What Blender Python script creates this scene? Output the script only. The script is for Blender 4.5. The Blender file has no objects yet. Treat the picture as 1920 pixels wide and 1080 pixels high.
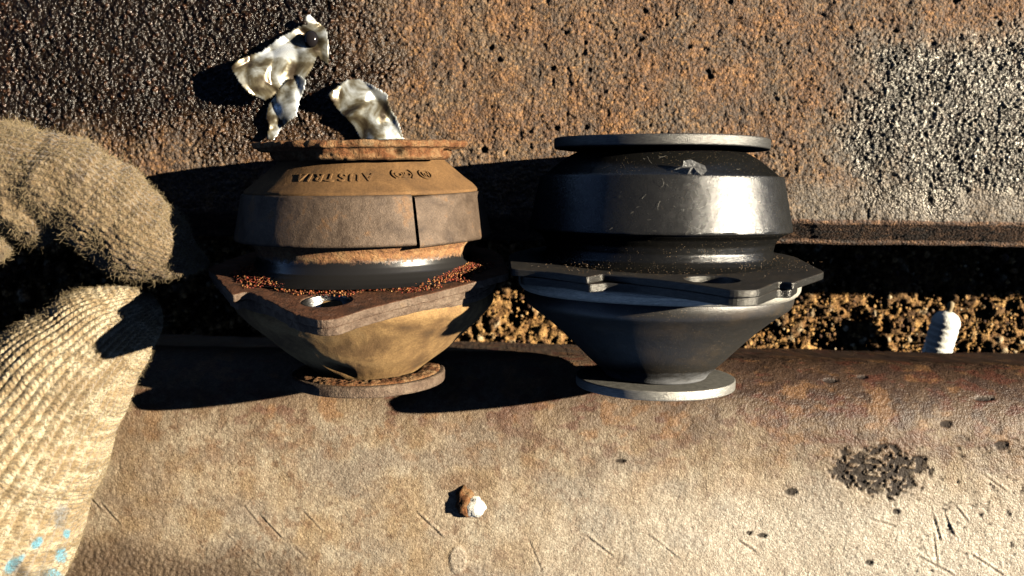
import bpy, bmesh, math, random
import numpy as np
from mathutils import Matrix, Vector

# ------------------------------------------------------------------ units
K = 0.00016            # metres per modelling unit (about one pixel of the photograph at the mounts)
F = 1800.0             # camera distance (units) and focal length (pixels)
R = math.radians
rng = np.random.default_rng(7)
random.seed(7)
sc = bpy.context.scene
col = sc.collection

# ------------------------------------------------------------------ camera, sky, sun, exposure
cam_d = bpy.data.cameras.new('camera')
cam = bpy.data.objects.new('camera', cam_d); col.objects.link(cam)
cam.location = (0, 0, F*K)
cam_d.sensor_width = 36.0
cam_d.lens = 36.0*F/1920.0
cam_d.clip_start = 0.005; cam_d.clip_end = 50
cam_d.dof.use_dof = True
cam_d.dof.focus_distance = (F-120)*K
cam_d.dof.aperture_fstop = (cam_d.lens/1000.0)/(9*K)
sc.camera = cam

SUN_E, SUN_A = R(30), R(7)
SUN = Vector((math.cos(SUN_E)*math.cos(SUN_A), math.cos(SUN_E)*math.sin(SUN_A), math.sin(SUN_E)))
w = bpy.data.worlds.new('World'); sc.world = w; w.use_nodes = True
nt = w.node_tree; nt.nodes.clear()
sky = nt.nodes.new('ShaderNodeTexSky'); sky.sky_type = 'NISHITA'; sky.sun_disc = False
sky.sun_elevation = SUN_E; sky.sun_rotation = R(90)-SUN_A
sky.air_density = 0.15; sky.dust_density = 0.0; sky.altitude = 1500
bg = nt.nodes.new('ShaderNodeBackground'); bg.inputs[1].default_value = 0.05
wo = nt.nodes.new('ShaderNodeOutputWorld')
nt.links.new(sky.outputs[0], bg.inputs[0]); nt.links.new(bg.outputs[0], wo.inputs[0])
sd = bpy.data.lights.new('sun', 'SUN'); sd.energy = 5.0; sd.angle = R(0.5); sd.color = (1.0, 0.89, 0.70)
so = bpy.data.objects.new('sun', sd); col.objects.link(so)
so.rotation_euler = SUN.to_track_quat('Z', 'Y').to_euler()
sc.view_settings.view_transform = 'Standard'; sc.view_settings.look = 'None'
sc.view_settings.gamma = 1.0; sc.view_settings.exposure = 1.3
sc.cycles.max_bounces = 0      # hard single-source light, near-black shadows

# ------------------------------------------------------------------ noise (numpy)
def h2(ix, iy, seed):
    ix = ix.astype(np.int64); iy = iy.astype(np.int64)
    n = (ix*374761393 + iy*668265263 + seed*1442695041) & 0xffffffff
    n = ((n ^ (n >> 13))*1274126177) & 0xffffffff
    n = ((n ^ (n >> 16))*2246822519) & 0xffffffff
    n = n ^ (n >> 15)
    return (n & 0xffffff)/float(0xffffff)
def vn(x, y, seed=0):
    ix = np.floor(x); iy = np.floor(y); fx = x-ix; fy = y-iy
    fx = fx*fx*(3-2*fx); fy = fy*fy*(3-2*fy)
    a = h2(ix, iy, seed); b = h2(ix+1, iy, seed); c = h2(ix, iy+1, seed); d = h2(ix+1, iy+1, seed)
    return (a*(1-fx)+b*fx)*(1-fy)+(c*(1-fx)+d*fx)*fy
def fbm(x, y, seed=0, o=4):
    s = 0; a = 0.5; t = 0
    for k in range(o):
        s = s+a*vn(x*2**k+17.3*k, y*2**k-9.1*k, seed+k); t += a; a *= .5
    return s/t
def worley(x, y, seed=0):
    ix = np.floor(x); iy = np.floor(y)
    f1 = np.full(x.shape, 9.0); f2 = np.full(x.shape, 9.0); cid = np.zeros(x.shape)
    for dx in (-1, 0, 1):
        for dy in (-1, 0, 1):
            cx = ix+dx; cy = iy+dy
            px = cx+h2(cx, cy, seed); py = cy+h2(cx, cy, seed+31)
            d = np.sqrt((px-x)**2+(py-y)**2)
            m = d < f1
            f2 = np.where(m, f1, np.minimum(f2, d)); cid = np.where(m, h2(cx, cy, seed+77), cid); f1 = np.where(m, d, f1)
    return f1, f2, cid
def sst(a, b, x):
    t = np.clip((x-a)/(b-a), 0, 1); return t*t*(3-2*t)
def mixc(c, d, m):
    return c*(1-m[..., None])+np.array(d)*m[..., None]

# ------------------------------------------------------------------ mesh helpers
def tag(o, label=None, cat=None, group=None, kind=None):
    if label: o['label'] = label
    if cat: o['category'] = cat
    if group: o['group'] = group
    if kind: o['kind'] = kind
    return o
def empty(name, loc, rot=(0, 0, 0)):
    o = bpy.data.objects.new(name, None); col.objects.link(o)
    o.location = [v*K for v in loc]; o.rotation_euler = rot; o.empty_display_size = 0.01
    return o
def link(name, me, mat, parent=None, smooth=True):
    if mat: me.materials.append(mat)
    o = bpy.data.objects.new(name, me); col.objects.link(o)
    if smooth and len(me.polygons):
        me.polygons.foreach_set('use_smooth', np.ones(len(me.polygons), dtype=bool))
    if parent: o.parent = parent
    return o
def from_np(name, V, Fc, mat, parent=None, smooth=True, colr=None, attrs=None):
    """V (n,3) in units, Fc (m,k) faces of one size"""
    me = bpy.data.meshes.new(name)
    V = np.asarray(V, dtype=np.float64)*K; Fc = np.asarray(Fc, dtype=np.int32)
    n, k = Fc.shape
    me.vertices.add(len(V)); me.vertices.foreach_set('co', V.astype(np.float32).ravel())
    me.loops.add(n*k); me.loops.foreach_set('vertex_index', Fc.ravel())
    me.polygons.add(n); me.polygons.foreach_set('loop_start', np.arange(0, n*k, k, dtype=np.int32))
    me.polygons.foreach_set('loop_total', np.full(n, k, dtype=np.int32))
    me.update(calc_edges=True)
    if colr is not None:
        a = me.attributes.new('tint', 'FLOAT_COLOR', 'POINT')
        c = np.ones((len(V), 4), dtype=np.float32); c[:, :3] = colr
        a.data.foreach_set('color', c.ravel())
    for nm, arr in (attrs or {}).items():
        a = me.attributes.new(nm, 'FLOAT', 'POINT'); a.data.foreach_set('value', np.asarray(arr, dtype=np.float32).ravel())
    return link(name, me, mat, parent, smooth)
def gridfaces(n, m, wrap=False):
    i = np.arange(n-1)[:, None]; j = np.arange(m if wrap else m-1)[None, :]
    j2 = (j+1) % m
    a = i*m+j; b = i*m+j2; c = (i+1)*m+j2; d = (i+1)*m+j
    return np.stack([a+0*b, b, c, d], -1).reshape(-1, 4)
def sharp(o, ang=35):
    me = o.data
    bm = bmesh.new(); bm.from_mesh(me)
    for e in bm.edges:
        if len(e.link_faces) == 2 and e.calc_face_angle(0) > R(ang): e.smooth = False
    bm.to_mesh(me); bm.free()
    return o
def pt(px, py, z):
    s = (F-z)/F
    return ((px-960)*s, (540-py)*s, z)

# ------------------------------------------------------------------ material helpers
class M:
    def __init__(s, name):
        s.m = bpy.data.materials.new(name); s.m.use_nodes = True
        s.t = s.m.node_tree; s.b = s.t.nodes['Principled BSDF']
        s.co = None
    def n(s, typ, **kw):
        x = s.t.nodes.new(typ)
        for k, v in kw.items(): setattr(x, k, v)
        return x
    def l(s, a, b): s.t.links.new(a, b)
    def coord(s):
        if s.co is None:
            tc = s.n('ShaderNodeTexCoord'); mp = s.n('ShaderNodeMapping')
            mp.inputs['Scale'].default_value = (0.01/K,)*3       # 1 = 100 units
            s.l(tc.outputs['Object'], mp.inputs[0]); s.co = mp.outputs[0]
        return s.co
    def noise(s, scale, detail=4, rough=.6, vec=None, dist=0):
        x = s.n('ShaderNodeTexNoise'); x.inputs['Scale'].default_value = scale
        x.inputs['Detail'].default_value = detail; x.inputs['Roughness'].default_value = rough
        x.inputs['Distortion'].default_value = dist
        s.l(vec or s.coord(), x.inputs['Vector']); return x.outputs[0]
    def ramp(s, f, stops):
        x = s.n('ShaderNodeValToRGB'); r = x.color_ramp
        while len(r.elements) < len(stops): r.elements.new(.5)
        for e, (p, c) in zip(r.elements, stops):
            e.position = p; e.color = (c if hasattr(c, '__len__') else (c, c, c))+((1,) if not hasattr(c, '__len__') or len(c) == 3 else ())
        s.l(f, x.inputs[0]); return x.outputs[0]
    def mix(s, f, a, b):
        x = s.n('ShaderNodeMix', data_type='RGBA')
        for sock, v in ((x.inputs[0], f), (x.inputs[6], a), (x.inputs[7], b)):
            if hasattr(v, 'is_linked') or hasattr(v, 'links'): s.l(v, sock)
            else: sock.default_value = v if not hasattr(v, '__len__') else tuple(v)+(1,)*(4-len(v))
        return x.outputs[2]
    def math(s, op, a, b=None, c=None, clamp=False):
        x = s.n('ShaderNodeMath', operation=op); x.use_clamp = clamp
        for i, v in enumerate((a, b, c)):
            if v is None: continue
            if hasattr(v, 'links'): s.l(v, x.inputs[i])
            else: x.inputs[i].default_value = v
        return x.outputs[0]
    def attr(s, name, fac=True):
        x = s.n('ShaderNodeAttribute'); x.attribute_name = name
        return x.outputs['Fac'] if fac else x.outputs['Color']
    def bump(s, h, dist, strength=1.0):
        x = s.n('ShaderNodeBump'); x.inputs['Strength'].default_value = strength
        x.inputs['Distance'].default_value = dist*K
        if s.b.inputs['Normal'].is_linked:
            s.l(s.b.inputs['Normal'].links[0].from_socket, x.inputs['Normal'])
        s.l(h, x.inputs['Height']); s.l(x.outputs[0], s.b.inputs['Normal'])
    def set(s, **kw):
        for k, v in kw.items():
            k = {'base': 'Base Color', 'rough': 'Roughness', 'metal': 'Metallic', 'spec': 'Specular IOR Level', 'sheen': 'Sheen Weight', 'aniso': 'Anisotropic', 'coat': 'Coat Weight', 'trans': 'Transmission Weight'}.get(k, k)
            i = s.b.inputs[k]
            if hasattr(v, 'links'): s.l(v, i)
            elif hasattr(v, '__len__'): i.default_value = tuple(v)+(1,)*(4-len(v))
            else: i.default_value = v
        return s

# attribute-driven crusty metal (plate, beam, ground)
def crust_mat(name, bump_px, spec=.5, lo=.3, hi=1.2, vs=17, nb=1.0):
    m = M(name)
    c = m.attr('tint', False)
    v = m.n('ShaderNodeTexVoronoi'); v.inputs['Scale'].default_value = vs; m.l(m.coord(), v.inputs['Vector'])
    v2 = m.n('ShaderNodeTexVoronoi'); v2.inputs['Scale'].default_value = vs*1.9; m.l(m.coord(), v2.inputs['Vector'])
    sp = m.n('ShaderNodeSeparateColor'); m.l(v.outputs['Color'], sp.inputs[0])
    sp2 = m.n('ShaderNodeSeparateColor'); m.l(v2.outputs['Color'], sp2.inputs[0])
    g = m.math('ADD', m.math('MULTIPLY', sp.outputs[0], .5), m.math('MULTIPLY', sp2.outputs[0], .5))
    g = m.math('MULTIPLY_ADD', m.noise(9, 5, .7), .9, m.math('ADD', g, -.45))
    c2 = m.mix(m.ramp(g, [(.22, .0), (.50, .35), (.80, 1.0)]), (lo, lo*.9, lo*.82, 1), (hi, hi*.98, hi*.94, 1))
    x = m.n('ShaderNodeMix', data_type='RGBA'); x.blend_type = 'MULTIPLY'; x.inputs[0].default_value = 1
    m.l(c, x.inputs[6]); m.l(c2, x.inputs[7])
    m.set(base=x.outputs[2], rough=m.attr('rough'), spec=spec, metal=m.attr('metal'))
    m.bump(m.math('SUBTRACT', 1.0, v.outputs['Distance']), bump_px)
    m.bump(m.math('SUBTRACT', 1.0, v2.outputs['Distance']), bump_px*.5)
    m.bump(m.noise(22, 4, .7), bump_px*nb)
    return m.m
MAT_PLATE = crust_mat('pitted rusty steel', 2.0, .8, .28, 1.08, 17, .6)
MAT_BEAM = crust_mat('dusty sand cast steel', .8, .5, .66, 1.15, 24, 1.6)
MAT_SOIL = crust_mat('dry brown soil', 3, .3, .6, 1.5, 14, 1.0)

def rusty(name, cols, scale=3.0, bump=3.0, rough=.9, metal=0., fine=22):
    m = M(name)
    cols = [(p_, tuple(v*.62 for v in c_)) for p_, c_ in cols]
    a = m.noise(scale, 6, .65, dist=.4)
    c = m.ramp(a, cols)
    b = m.noise(fine, 4, .7)
    c = m.mix(m.ramp(b, [(.35, 0.0), (.7, .7)]), c, tuple(v*.35 for v in cols[len(cols)//2][1]))
    m.set(base=c, rough=rough, metal=metal, spec=.3)
    m.bump(m.noise(fine*1.2, 5, .7), bump)
    m.bump(m.noise(scale*2, 4, .6), bump*1.4)
    return m
MAT_RUST = rusty('flaking orange rust', [(.30, (.10, .035, .015)), (.44, (.40, .15, .055)), (.56, (.60, .33, .15)), (.75, (.66, .48, .28))], 4, 5.0).m
MAT_DUSTRUB = rusty('dusty tan rubber', [(.25, (.10, .07, .045)), (.42, (.27, .145, .06)), (.6, (.40, .215, .085)), (.8, (.44, .28, .14))], 1.6, .9, .85, fine=30).m
MAT_CONE = rusty('dusty ochre rubber', [(.25, (.12, .085, .055)), (.40, (.32, .18, .08)), (.54, (.66, .40, .165)), (.8, (.72, .50, .25))], 1.3, .9, .8, fine=34).m
MAT_BANDOLD = rusty('worn brown steel band', [(.28, (.09, .06, .045)), (.42, (.19, .13, .09)), (.56, (.27, .19, .135)), (.66, (.36, .20, .10)), (.8, (.38, .29, .21))], 2.6, 1.2, .5, .25, fine=34).m
MAT_FLOLD = rusty('rusty flange steel', [(.25, (.05, .035, .03)), (.42, (.16, .075, .04)), (.58, (.28, .11, .05)), (.78, (.34, .25, .20))], 3.5, 3.2, .75, .1, fine=24).m
MAT_CUTEDGE = rusty('scuffed grey steel edge', [(.28, (.13, .08, .055)), (.45, (.30, .20, .14)), (.6, (.44, .32, .23)), (.8, (.50, .33, .19))], 5, 2.4, .55, .35, fine=26).m

def dusty_black(name, dust_col, specks, rough, metal, base=(.02, .02, .021), patch=0.0, bump=.5, spec=.6):
    m = M(name)
    v = m.n('ShaderNodeTexVoronoi'); v.inputs['Scale'].default_value = 34; m.l(m.coord(), v.inputs['Vector'])
    dot = m.ramp(v.outputs['Distance'], [(.12, 1.0), (.2, 0.0)])
    gate = m.ramp(m.noise(3.2, 3, .6), [(.50-specks*.3, 0.0), (.72-specks*.3, 1.0)])
    wn = m.ramp(v.outputs['Color'], [(.5, 0.0), (.62, 1.0)])
    f = m.math('MULTIPLY', m.math('MULTIPLY', dot, gate), wn)
    c = m.mix(m.ramp(m.noise(1.3, 4, .6), [(.48, 0.0), (.75, patch)]), base, dust_col)
    g = m.ramp(m.noise(70, 2, .6), [(.50, 0.0), (.75, .28)])
    c = m.mix(g, c, tuple(min(1, x*1.3) for x in dust_col))
    c = m.mix(f, c, (.5, .36, .22))
    r = m.math('ADD', m.math('MULTIPLY', m.noise(6, 5, .7), .22), rough-.11)
    m.set(base=c, rough=r, metal=metal, spec=spec)
    m.bump(m.noise(60, 3, .6), bump)
    m.bump(m.noise(5, 3, .5), bump*1.5)
    return m
MAT_BLACK = dusty_black('glossy black rubber', (.05, .045, .035), .35, .24, 0., (.008, .008, .008), spec=1.0).m
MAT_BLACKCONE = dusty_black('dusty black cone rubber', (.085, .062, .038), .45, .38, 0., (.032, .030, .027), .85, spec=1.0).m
MAT_BANDNEW = dusty_black('satin black steel band', (.16, .15, .14), .15, .27, .75, (.075, .075, .075), .2, .5, spec=1.0).m
MAT_FLNEW = dusty_black('black coated flange steel', (.12, .09, .06), .7, .40, .35, (.05, .046, .042), .5, .8, spec=.9).m
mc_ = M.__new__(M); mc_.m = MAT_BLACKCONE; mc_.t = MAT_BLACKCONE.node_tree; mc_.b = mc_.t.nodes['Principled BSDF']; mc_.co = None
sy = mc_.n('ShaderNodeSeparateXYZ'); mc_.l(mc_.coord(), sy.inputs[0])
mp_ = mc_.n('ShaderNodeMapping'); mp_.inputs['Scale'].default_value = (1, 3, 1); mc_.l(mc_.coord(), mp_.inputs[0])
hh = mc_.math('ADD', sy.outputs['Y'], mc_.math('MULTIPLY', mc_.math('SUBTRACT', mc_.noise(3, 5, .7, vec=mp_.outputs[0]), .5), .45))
pale_foot = mc_.ramp(hh, [(.20, .75), (.42, 0.0)])  # whitish mark at the cone foot; its bluish highlight is put into colour too
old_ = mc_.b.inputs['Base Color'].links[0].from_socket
mc_.set(base=mc_.mix(pale_foot, old_, (.30, .31, .33)))
def steel(name, base, rough, bump=1.0, metal=1.0):
    m = M(name)
    mp = m.n('ShaderNodeMapping'); m.l(m.coord(), mp.inputs[0]); mp.inputs['Scale'].default_value = (1, 6, 1)
    f = m.noise(9, 5, .7, vec=mp.outputs[0])
    m.set(base=m.mix(m.ramp(f, [(.35, 0.0), (.65, 1.0)]), tuple(v*.55 for v in base), base), rough=rough, metal=metal)
    m.bump(m.noise(50, 4, .7), bump)
    return m.m
MAT_STEEL = steel('bright machined steel', (.55, .53, .48), .34, metal=.55)
MAT_STEELDARK = steel('grey washer steel', (.20, .195, .185), .36, metal=.7)
MAT_COLLAR = steel('grey collar steel', (.78, .74, .64), .40, metal=.35)
MAT_EDGE = steel('sheared flange edge', (.12, .115, .105), .28, metal=.7)
MAT_HOLE = steel('polished hole wall', (.6, .58, .56), .3, .5)
m = rusty('shiny neck with rust', [(.3, (.28, .09, .03)), (.48, (.62, .27, .08)), (.7, (.78, .48, .2))], 5, 3.0, .85)
sep = m.n('ShaderNodeSeparateXYZ'); m.l(m.coord(), sep.inputs[0])
NECKMAT = m; NECKSEP = sep      # finished with the mount's own heights below

# ------------------------------------------------------------------ setting: ground (deep under the gap)
def axis(lo, a, b, hi, fine, coarse):
    return np.concatenate([np.arange(lo, a, coarse), np.arange(a, b, fine), np.arange(b, hi+1, coarse)])
GZ = -850
xs = axis(-3600, -1560, 1560, 3600, 5.0, 80); ys = axis(-3000, -330, 330, 3000, 5.0, 80)
X, Y = np.meshgrid(xs, ys)
wx = X+30*fbm(X/60, Y/60, 3); wy = Y+30*fbm(X/60, Y/60, 5)
f1, f2, cid = worley(wx/34, wy/34, 11); g1, g2, gid = worley(wx/15, wy/15, 12)
clod = np.sqrt(np.clip(1-f1**2, 0, 1))*(cid**1.5)*30
crumb = np.sqrt(np.clip(1-g1**2, 0, 1))*gid*15
pit = sst(.58, .70, fbm(X/40, Y/40, 21, 4))
H = 40*fbm(X/120, Y/120, 1)+clod+crumb-30*pit+6*fbm(X/7, Y/7, 9, 2)
C = np.zeros(X.shape+(3,))+np.array((.25, .135, .05))
C = mixc(C, (.50, .30, .11), sst(.45, .75, gid)*.8); C = mixc(C, (.10, .055, .03), sst(.6, .9, cid)*.7)
C = mixc(C, (.50, .40, .26), sst(.93, .97, gid)); C = mixc(C, (.09, .05, .025), pit*.35)  # pits are also darkened in colour, adding to their shadow
ground = from_np('ground', np.stack([X, Y, GZ+H], -1).reshape(-1, 3), gridfaces(*X.shape), MAT_SOIL,
                 colr=C.reshape(-1, 3), attrs={'rough': np.full(X.size, .8), 'metal': np.zeros(X.size)})
tag(ground, 'dry brown crumbly soil far below the gap', kind='structure')

# loose crumbs of soil and stones (uncountable)
def ico(sub=1):
    bm = bmesh.new(); bmesh.ops.create_icosphere(bm, subdivisions=sub, radius=1)
    V = np.array([v.co[:] for v in bm.verts]); Fc = np.array([[v.index for v in f.verts] for f in bm.faces]); bm.free()
    return V, Fc
IV, IF = ico(1); IV2, IF2 = ico(2); IV3, IF3 = ico(3)
def scatter(name, P, S, mat, colr, parent=None, squash=.7, base=(IV, IF)):
    Vb, Fb = base; n = len(P)
    V = np.zeros((n, len(Vb), 3)); jit = 1+.28*(rng.random((n, len(Vb)))-.5)*2
    for k in range(3):
        s = S*(rng.uniform(.65, 1.2, n)) if k < 2 else S*squash*rng.uniform(.8, 1.2, n)
        V[:, :, k] = P[:, None, k]+Vb[None, :, k]*s[:, None]*jit
    Fc = (Fb[None]+(np.arange(n)*len(Vb))[:, None, None]).reshape(-1, 3)
    cc = np.repeat(colr, len(Vb), axis=0)
    return from_np(name, V.reshape(-1, 3), Fc, mat, parent, smooth=False, colr=cc, attrs={'rough': np.full(n*len(Vb), .6), 'metal': np.zeros(n*len(Vb))})
n = 13000
P = np.stack([rng.uniform(-1500, 1500, n), rng.uniform(-320, 200, n), np.zeros(n)], -1)
P[:, 2] = GZ+28+rng.uniform(0, 34, n)
S = rng.gamma(1.6, 1.4, n)+1.6
cc = np.array([(.26, .14, .05), (.48, .29, .11), (.10, .05, .025), (.55, .44, .28), (.38, .20, .06)])[rng.choice(5, n, p=[.35, .3, .2, .04, .11])]
peb = scatter('soil_crumbs', P, S, MAT_SOIL, cc)
tag(peb, 'loose crumbs of brown soil and small stones in the gap', 'soil crumbs', kind='stuff')

# white ribbed tube end lying in the gap
def lathe(name, prof, mat, parent=None, seg=192, a0=None, a1=None, t0=0., disp=None, tf=None, attrs=None, close=False, flip=False):
    """prof: list of (t, r) from bottom to top, revolved about local y. phi=0 faces +z."""
    prof = np.array(prof, float); n = len(prof)
    full = a0 is None
    ph = np.linspace(0, 2*math.pi, seg, endpoint=False) if full else np.linspace(R(a0), R(a1), seg)
    T = np.repeat(prof[:, 0][:, None], len(ph), 1)-t0; Rr = np.repeat(prof[:, 1][:, None], len(ph), 1); PH = np.repeat(ph[None], n, 0)
    if disp is not None: T, Rr = disp(T, Rr, PH)
    V = np.stack([Rr*np.sin(PH), T, Rr*np.cos(PH)], -1).reshape(-1, 3)
    Fc = gridfaces(n, len(ph), wrap=full)
    if tf is not None: V = tf(V)
    at = {k: v(T, Rr, PH) for k, v in (attrs or {}).items()}
    o = from_np(name, V, Fc[:, ::-1] if flip else Fc, mat, parent, attrs=at)
    return o
def dense(prof, step=4.0):
    out = [prof[0]]
    for a, b in zip(prof[:-1], prof[1:]):
        d = math.hypot(b[0]-a[0], b[1]-a[1]); k = max(1, int(math.ceil(d/step)))
        for i in range(1, k+1): out.append((a[0]+(b[0]-a[0])*i/k, a[1]+(b[1]-a[1])*i/k))
    return out
def roundprof(pts, r=4, k=4):
    """round corners of a polyline"""
    out = [pts[0]]
    for p, q, s in zip(pts[:-2], pts[1:-1], pts[2:]):
        p, q, s = Vector(p), Vector(q), Vector(s)
        d1 = (p-q); d2 = (s-q); rr = min(r, d1.length*.45, d2.length*.45)
        A = q+d1.normalized()*rr; B = q+d2.normalized()*rr
        for i in range(k+1):
            t = i/k; out.append(tuple((1-t)**2*A+2*t*(1-t)*q+t*t*B))
    out.append(pts[-1]); return out

mw = M('white plastic'); mw.set(base=(.92, .91, .85), rough=.5); mw.bump(mw.noise(12, 3), 2)
prof = [(0, 0), (0, 33)]
for k in range(14):
    prof += [(4+k*17, 35), (12+k*17, 36.3), (16+k*17, 34+.6*(k%3))]
prof += [(242, 34), (254, 27), (262, 14), (264, 0)]
tb = empty('plastic_tube', (1085, -312, GZ+105), (R(14), 0, R(-10)))
tag(tb, 'white ribbed plastic tube end standing out of the soil in the gap', 'plastic tube')
lathe('tube_body', dense(roundprof(prof, 3, 2), 8), mw.m, tb, 64)
lathe('nozzle', roundprof([(256, 9), (268, 7), (280, 9), (288, 7), (291, 0)], 5), (lambda q: (q.set(base=(.34, .26, .15), rough=.7), q.m)[1])(M('yellowed plastic')), tb, 32)

# ------------------------------------------------------------------ upper plate (rusty angle iron)
PZ = -232
def plateheight(X, Y):
    """X,Y units on the plate. returns height, colour, rough, metal"""
    px = 960+X*F/(F-PZ); py = 540-Y*F/(F-PZ)
    wob = (fbm(X/90, Y/90, 40)-.5)
    left = sst(800, 600, px+260*wob)*sst(350, 200, py-120*wob)      # oily dark corner
    left = np.clip(left*1.0, 0, 1)
    d = np.hypot((px-1790)/250, (py-215)/175)
    grey = sst(1.22, .62, d+.9*wob+.25*(fbm(X/22, Y/22, 45)-.5))          # bare shot-blasted looking metal grains
    smooth = sst(318, 352, py-.02*(px-1500)+22*wob)*sst(1430, 1520, px)
    grain = np.clip(1-smooth*.85, 0, 1)
    wx = X+5*fbm(X/14, Y/14, 50); wy = Y+5*fbm(X/14, Y/14, 52)
    f1, f2, cid = worley(wx/7.6, wy/6.6, 61)
    g1, g2, gid = worley(wx/4.6, wy/4.3, 62)
    k1, k2, kid = worley(wx/23, wy/20, 63)
    dome = np.sqrt(np.clip(1-(f1/.62)**2, 0, 1)); b1 = dome*(.25+.75*cid); b2 = np.sqrt(np.clip(1-(g1/.65)**2, 0, 1))*gid
    amp = .40+.55*sst(.35, .65, fbm(X/50, Y/50, 66))+.75*grey+.55*left
    holes = sst(.955, .985, kid)*sst(.40, .1, k1+.25*(fbm(X/4, Y/4, 64, 2)-.5))*(1-grey*.6)*(1-left)
    H = 10*fbm(X/120, Y/120, 70)+5*fbm(X/26, Y/26, 72)+amp*grain*(3.6*b1+1.5*b2)-8*holes-2.5*sst(.64, .76, fbm(X/16, Y/16, 73, 3))+4*(fbm(X/11, Y/11, 74, 3)-.5)*(1-grey)
    H = H+3.5*sst(.9, .97, cid)*np.clip(1-f1*1.1, 0, 1)*left
    # base colours
    c = np.zeros(X.shape+(3,))+np.array((.235, .135, .07))
    c = mixc(c, (.36, .19, .075), sst(.42, .70, fbm(X/40, Y/40, 80, 6)))
    c = mixc(c, (.26, .185, .12), sst(.42, .7, fbm(X/70, Y/70, 82, 6)))
    c = mixc(c, (.15, .115, .09), sst(.5, .72, fbm(X/55+4, Y/75, 85, 6))*.7)
    c = mixc(c, (.54, .32, .13), sst(.7, .95, gid)*.6); c = mixc(c, (.07, .045, .03), sst(.35, .0, cid)*.55)
    c = mixc(c, (.016, .011, .008), left*.95); c = mixc(c, (.16, .07, .03), left*sst(.85, .95, cid)*.5)
    c = mixc(c, (.15, .14, .125), grey*.93); c = mixc(c, (.50, .485, .44), grey*sst(.45, .8, cid)*.75); c = mixc(c, (.03, .027, .022), grey*sst(.28, .12, cid)*.8)
    c = mixc(c, (.30, .22, .16), grey*sst(.66, .8, fbm(X/12, Y/12, 88))*.5)
    c = mixc(c, (.27, .24, .20), smooth*.8); c = mixc(c, (.03, .02, .015), holes*.8)
    c = c*(.78-.15*smooth[..., None])*(np.array((1.04, .93, .80))*(1-grey[..., None])+grey[..., None])
    rough = .78-.54*left-.42*grey-.12*smooth
    rough = rough+.12*(gid-.5)
    metal = .5*grey+.25*left
    return H, c, np.clip(rough, .2, 1), metal
s1 = np.concatenate([np.arange(1700, 1000, -14), np.arange(1000, 640, -4), np.arange(640, 156, -2.15)])     # Y positions to the edge
xs = axis(-2600, -1130, 1130, 2600, 2.15, 12)
EDGE = 156.0
Xg, Sg = np.meshgrid(xs, s1)
Hh, Cc, Rg, Mg = plateheight(Xg, Sg)
Yg = Sg.copy(); Zg = PZ+(Hh-8)
# bend over the edge: radius then sloping leg
arc = [(EDGE-12*math.sin(a), PZ-12+12*math.cos(a)) for a in np.linspace(0, R(82), 7)[1:]]
y0, z0 = arc[-1]
leg = [(y0-(i*6)*math.sin(R(21)), z0-(i*6)*math.cos(R(21))) for i in range(1, 14)]
y1, z1 = leg[-1]
lip = [(y1-10*math.sin(a), z1-14*(1-math.cos(a))) for a in np.linspace(0, R(170), 8)[1:]]
rest = arc+leg+lip
XL = np.repeat(xs[None], len(rest), 0)
SL = np.array([r_[0] for r_ in rest])[:, None]+0*XL; ZL = np.array([r_[1] for r_ in rest])[:, None]+0*XL
ar = np.arange(len(rest))[:, None]*6.0
nz = 1.2*fbm(XL/9, ar/9+0*XL, 90)+5*fbm(XL/60, ar/60+0*XL, 91)
blend = sst(0, 4, np.arange(len(rest))[:, None]+0*XL)
last = (Hh[-1]-8)[None]
ZL = ZL+last*(1-blend); SL = SL-(nz-3)*blend
cl = np.zeros(XL.shape+(3,))+np.array((.17, .09, .05))
cl = mixc(cl, (.30, .16, .08), sst(.5, .65, fbm(XL/18, ar/18, 93))); cl = mixc(cl, (.06, .04, .03), sst(.5, .7, fbm(XL/30, ar/10, 94)))
XX = np.concatenate([Xg, XL]); YY = np.concatenate([Yg, SL]); ZZ = np.concatenate([Zg, ZL])
CC = np.concatenate([Cc, cl]); RR = np.concatenate([Rg, .75+0*XL]); MM = np.concatenate([Mg, 0*XL])
rot = R(-.8)
Xr = XX*math.cos(rot)-YY*math.sin(rot)-0; Yr = XX*math.sin(rot)+YY*math.cos(rot)
Yr = Yr-3*np.sin((XX-200)/500.0)*0
plate = empty('steel_angle', (0, 156, PZ)); tag(plate, 'pitted rusty brown steel angle with oily left corner, under the upper ends of both mounts', 'steel plate')
po = from_np('pitted_face', np.stack([Xr, Yr-156, ZZ-PZ], -1).reshape(-1, 3), gridfaces(*XX.shape)[:, ::-1], MAT_PLATE, plate,
        colr=CC.reshape(-1, 3), attrs={'rough': RR, 'metal': MM})

# ------------------------------------------------------------------ lower beam with rounded shoulder
BZ = -140
BR = 150.0
TOP = -142.0               # Y of the silhouette
cY = TOP-BR; cZ = BZ-BR
prof = [(TOP+0.0, -700.0+i*40) for i in range(10)]
prof += [(cY+BR*math.cos(a), cZ+BR*math.sin(a)) for a in np.linspace(0, R(90), 108)]
yy_ = cY
fl = np.concatenate([np.arange(cY-2.2, -640, -2.2), np.arange(-640, -900, -5), np.arange(-900, -1500, -20)])
prof += [(y, BZ-0.00010*(y-cY)**2) for y in fl]
prof = np.array(prof)
arcl = np.concatenate([[0], np.cumsum(np.hypot(*np.diff(prof, axis=0).T))])
xs = axis(-2600, -1130, 1130, 2600, 2.2, 12)
Xg, Pi = np.meshgrid(xs, np.arange(len(prof)))
Yp = prof[Pi, 0]; Zp = prof[Pi, 1]; A = arcl[Pi]
dy = np.gradient(prof[:, 0]); dz = np.gradient(prof[:, 1]); L = np.hypot(dy, dz)
ny = (-dz/L*-1)[Pi]; nz_ = (dy/L*-1)[Pi]
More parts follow.
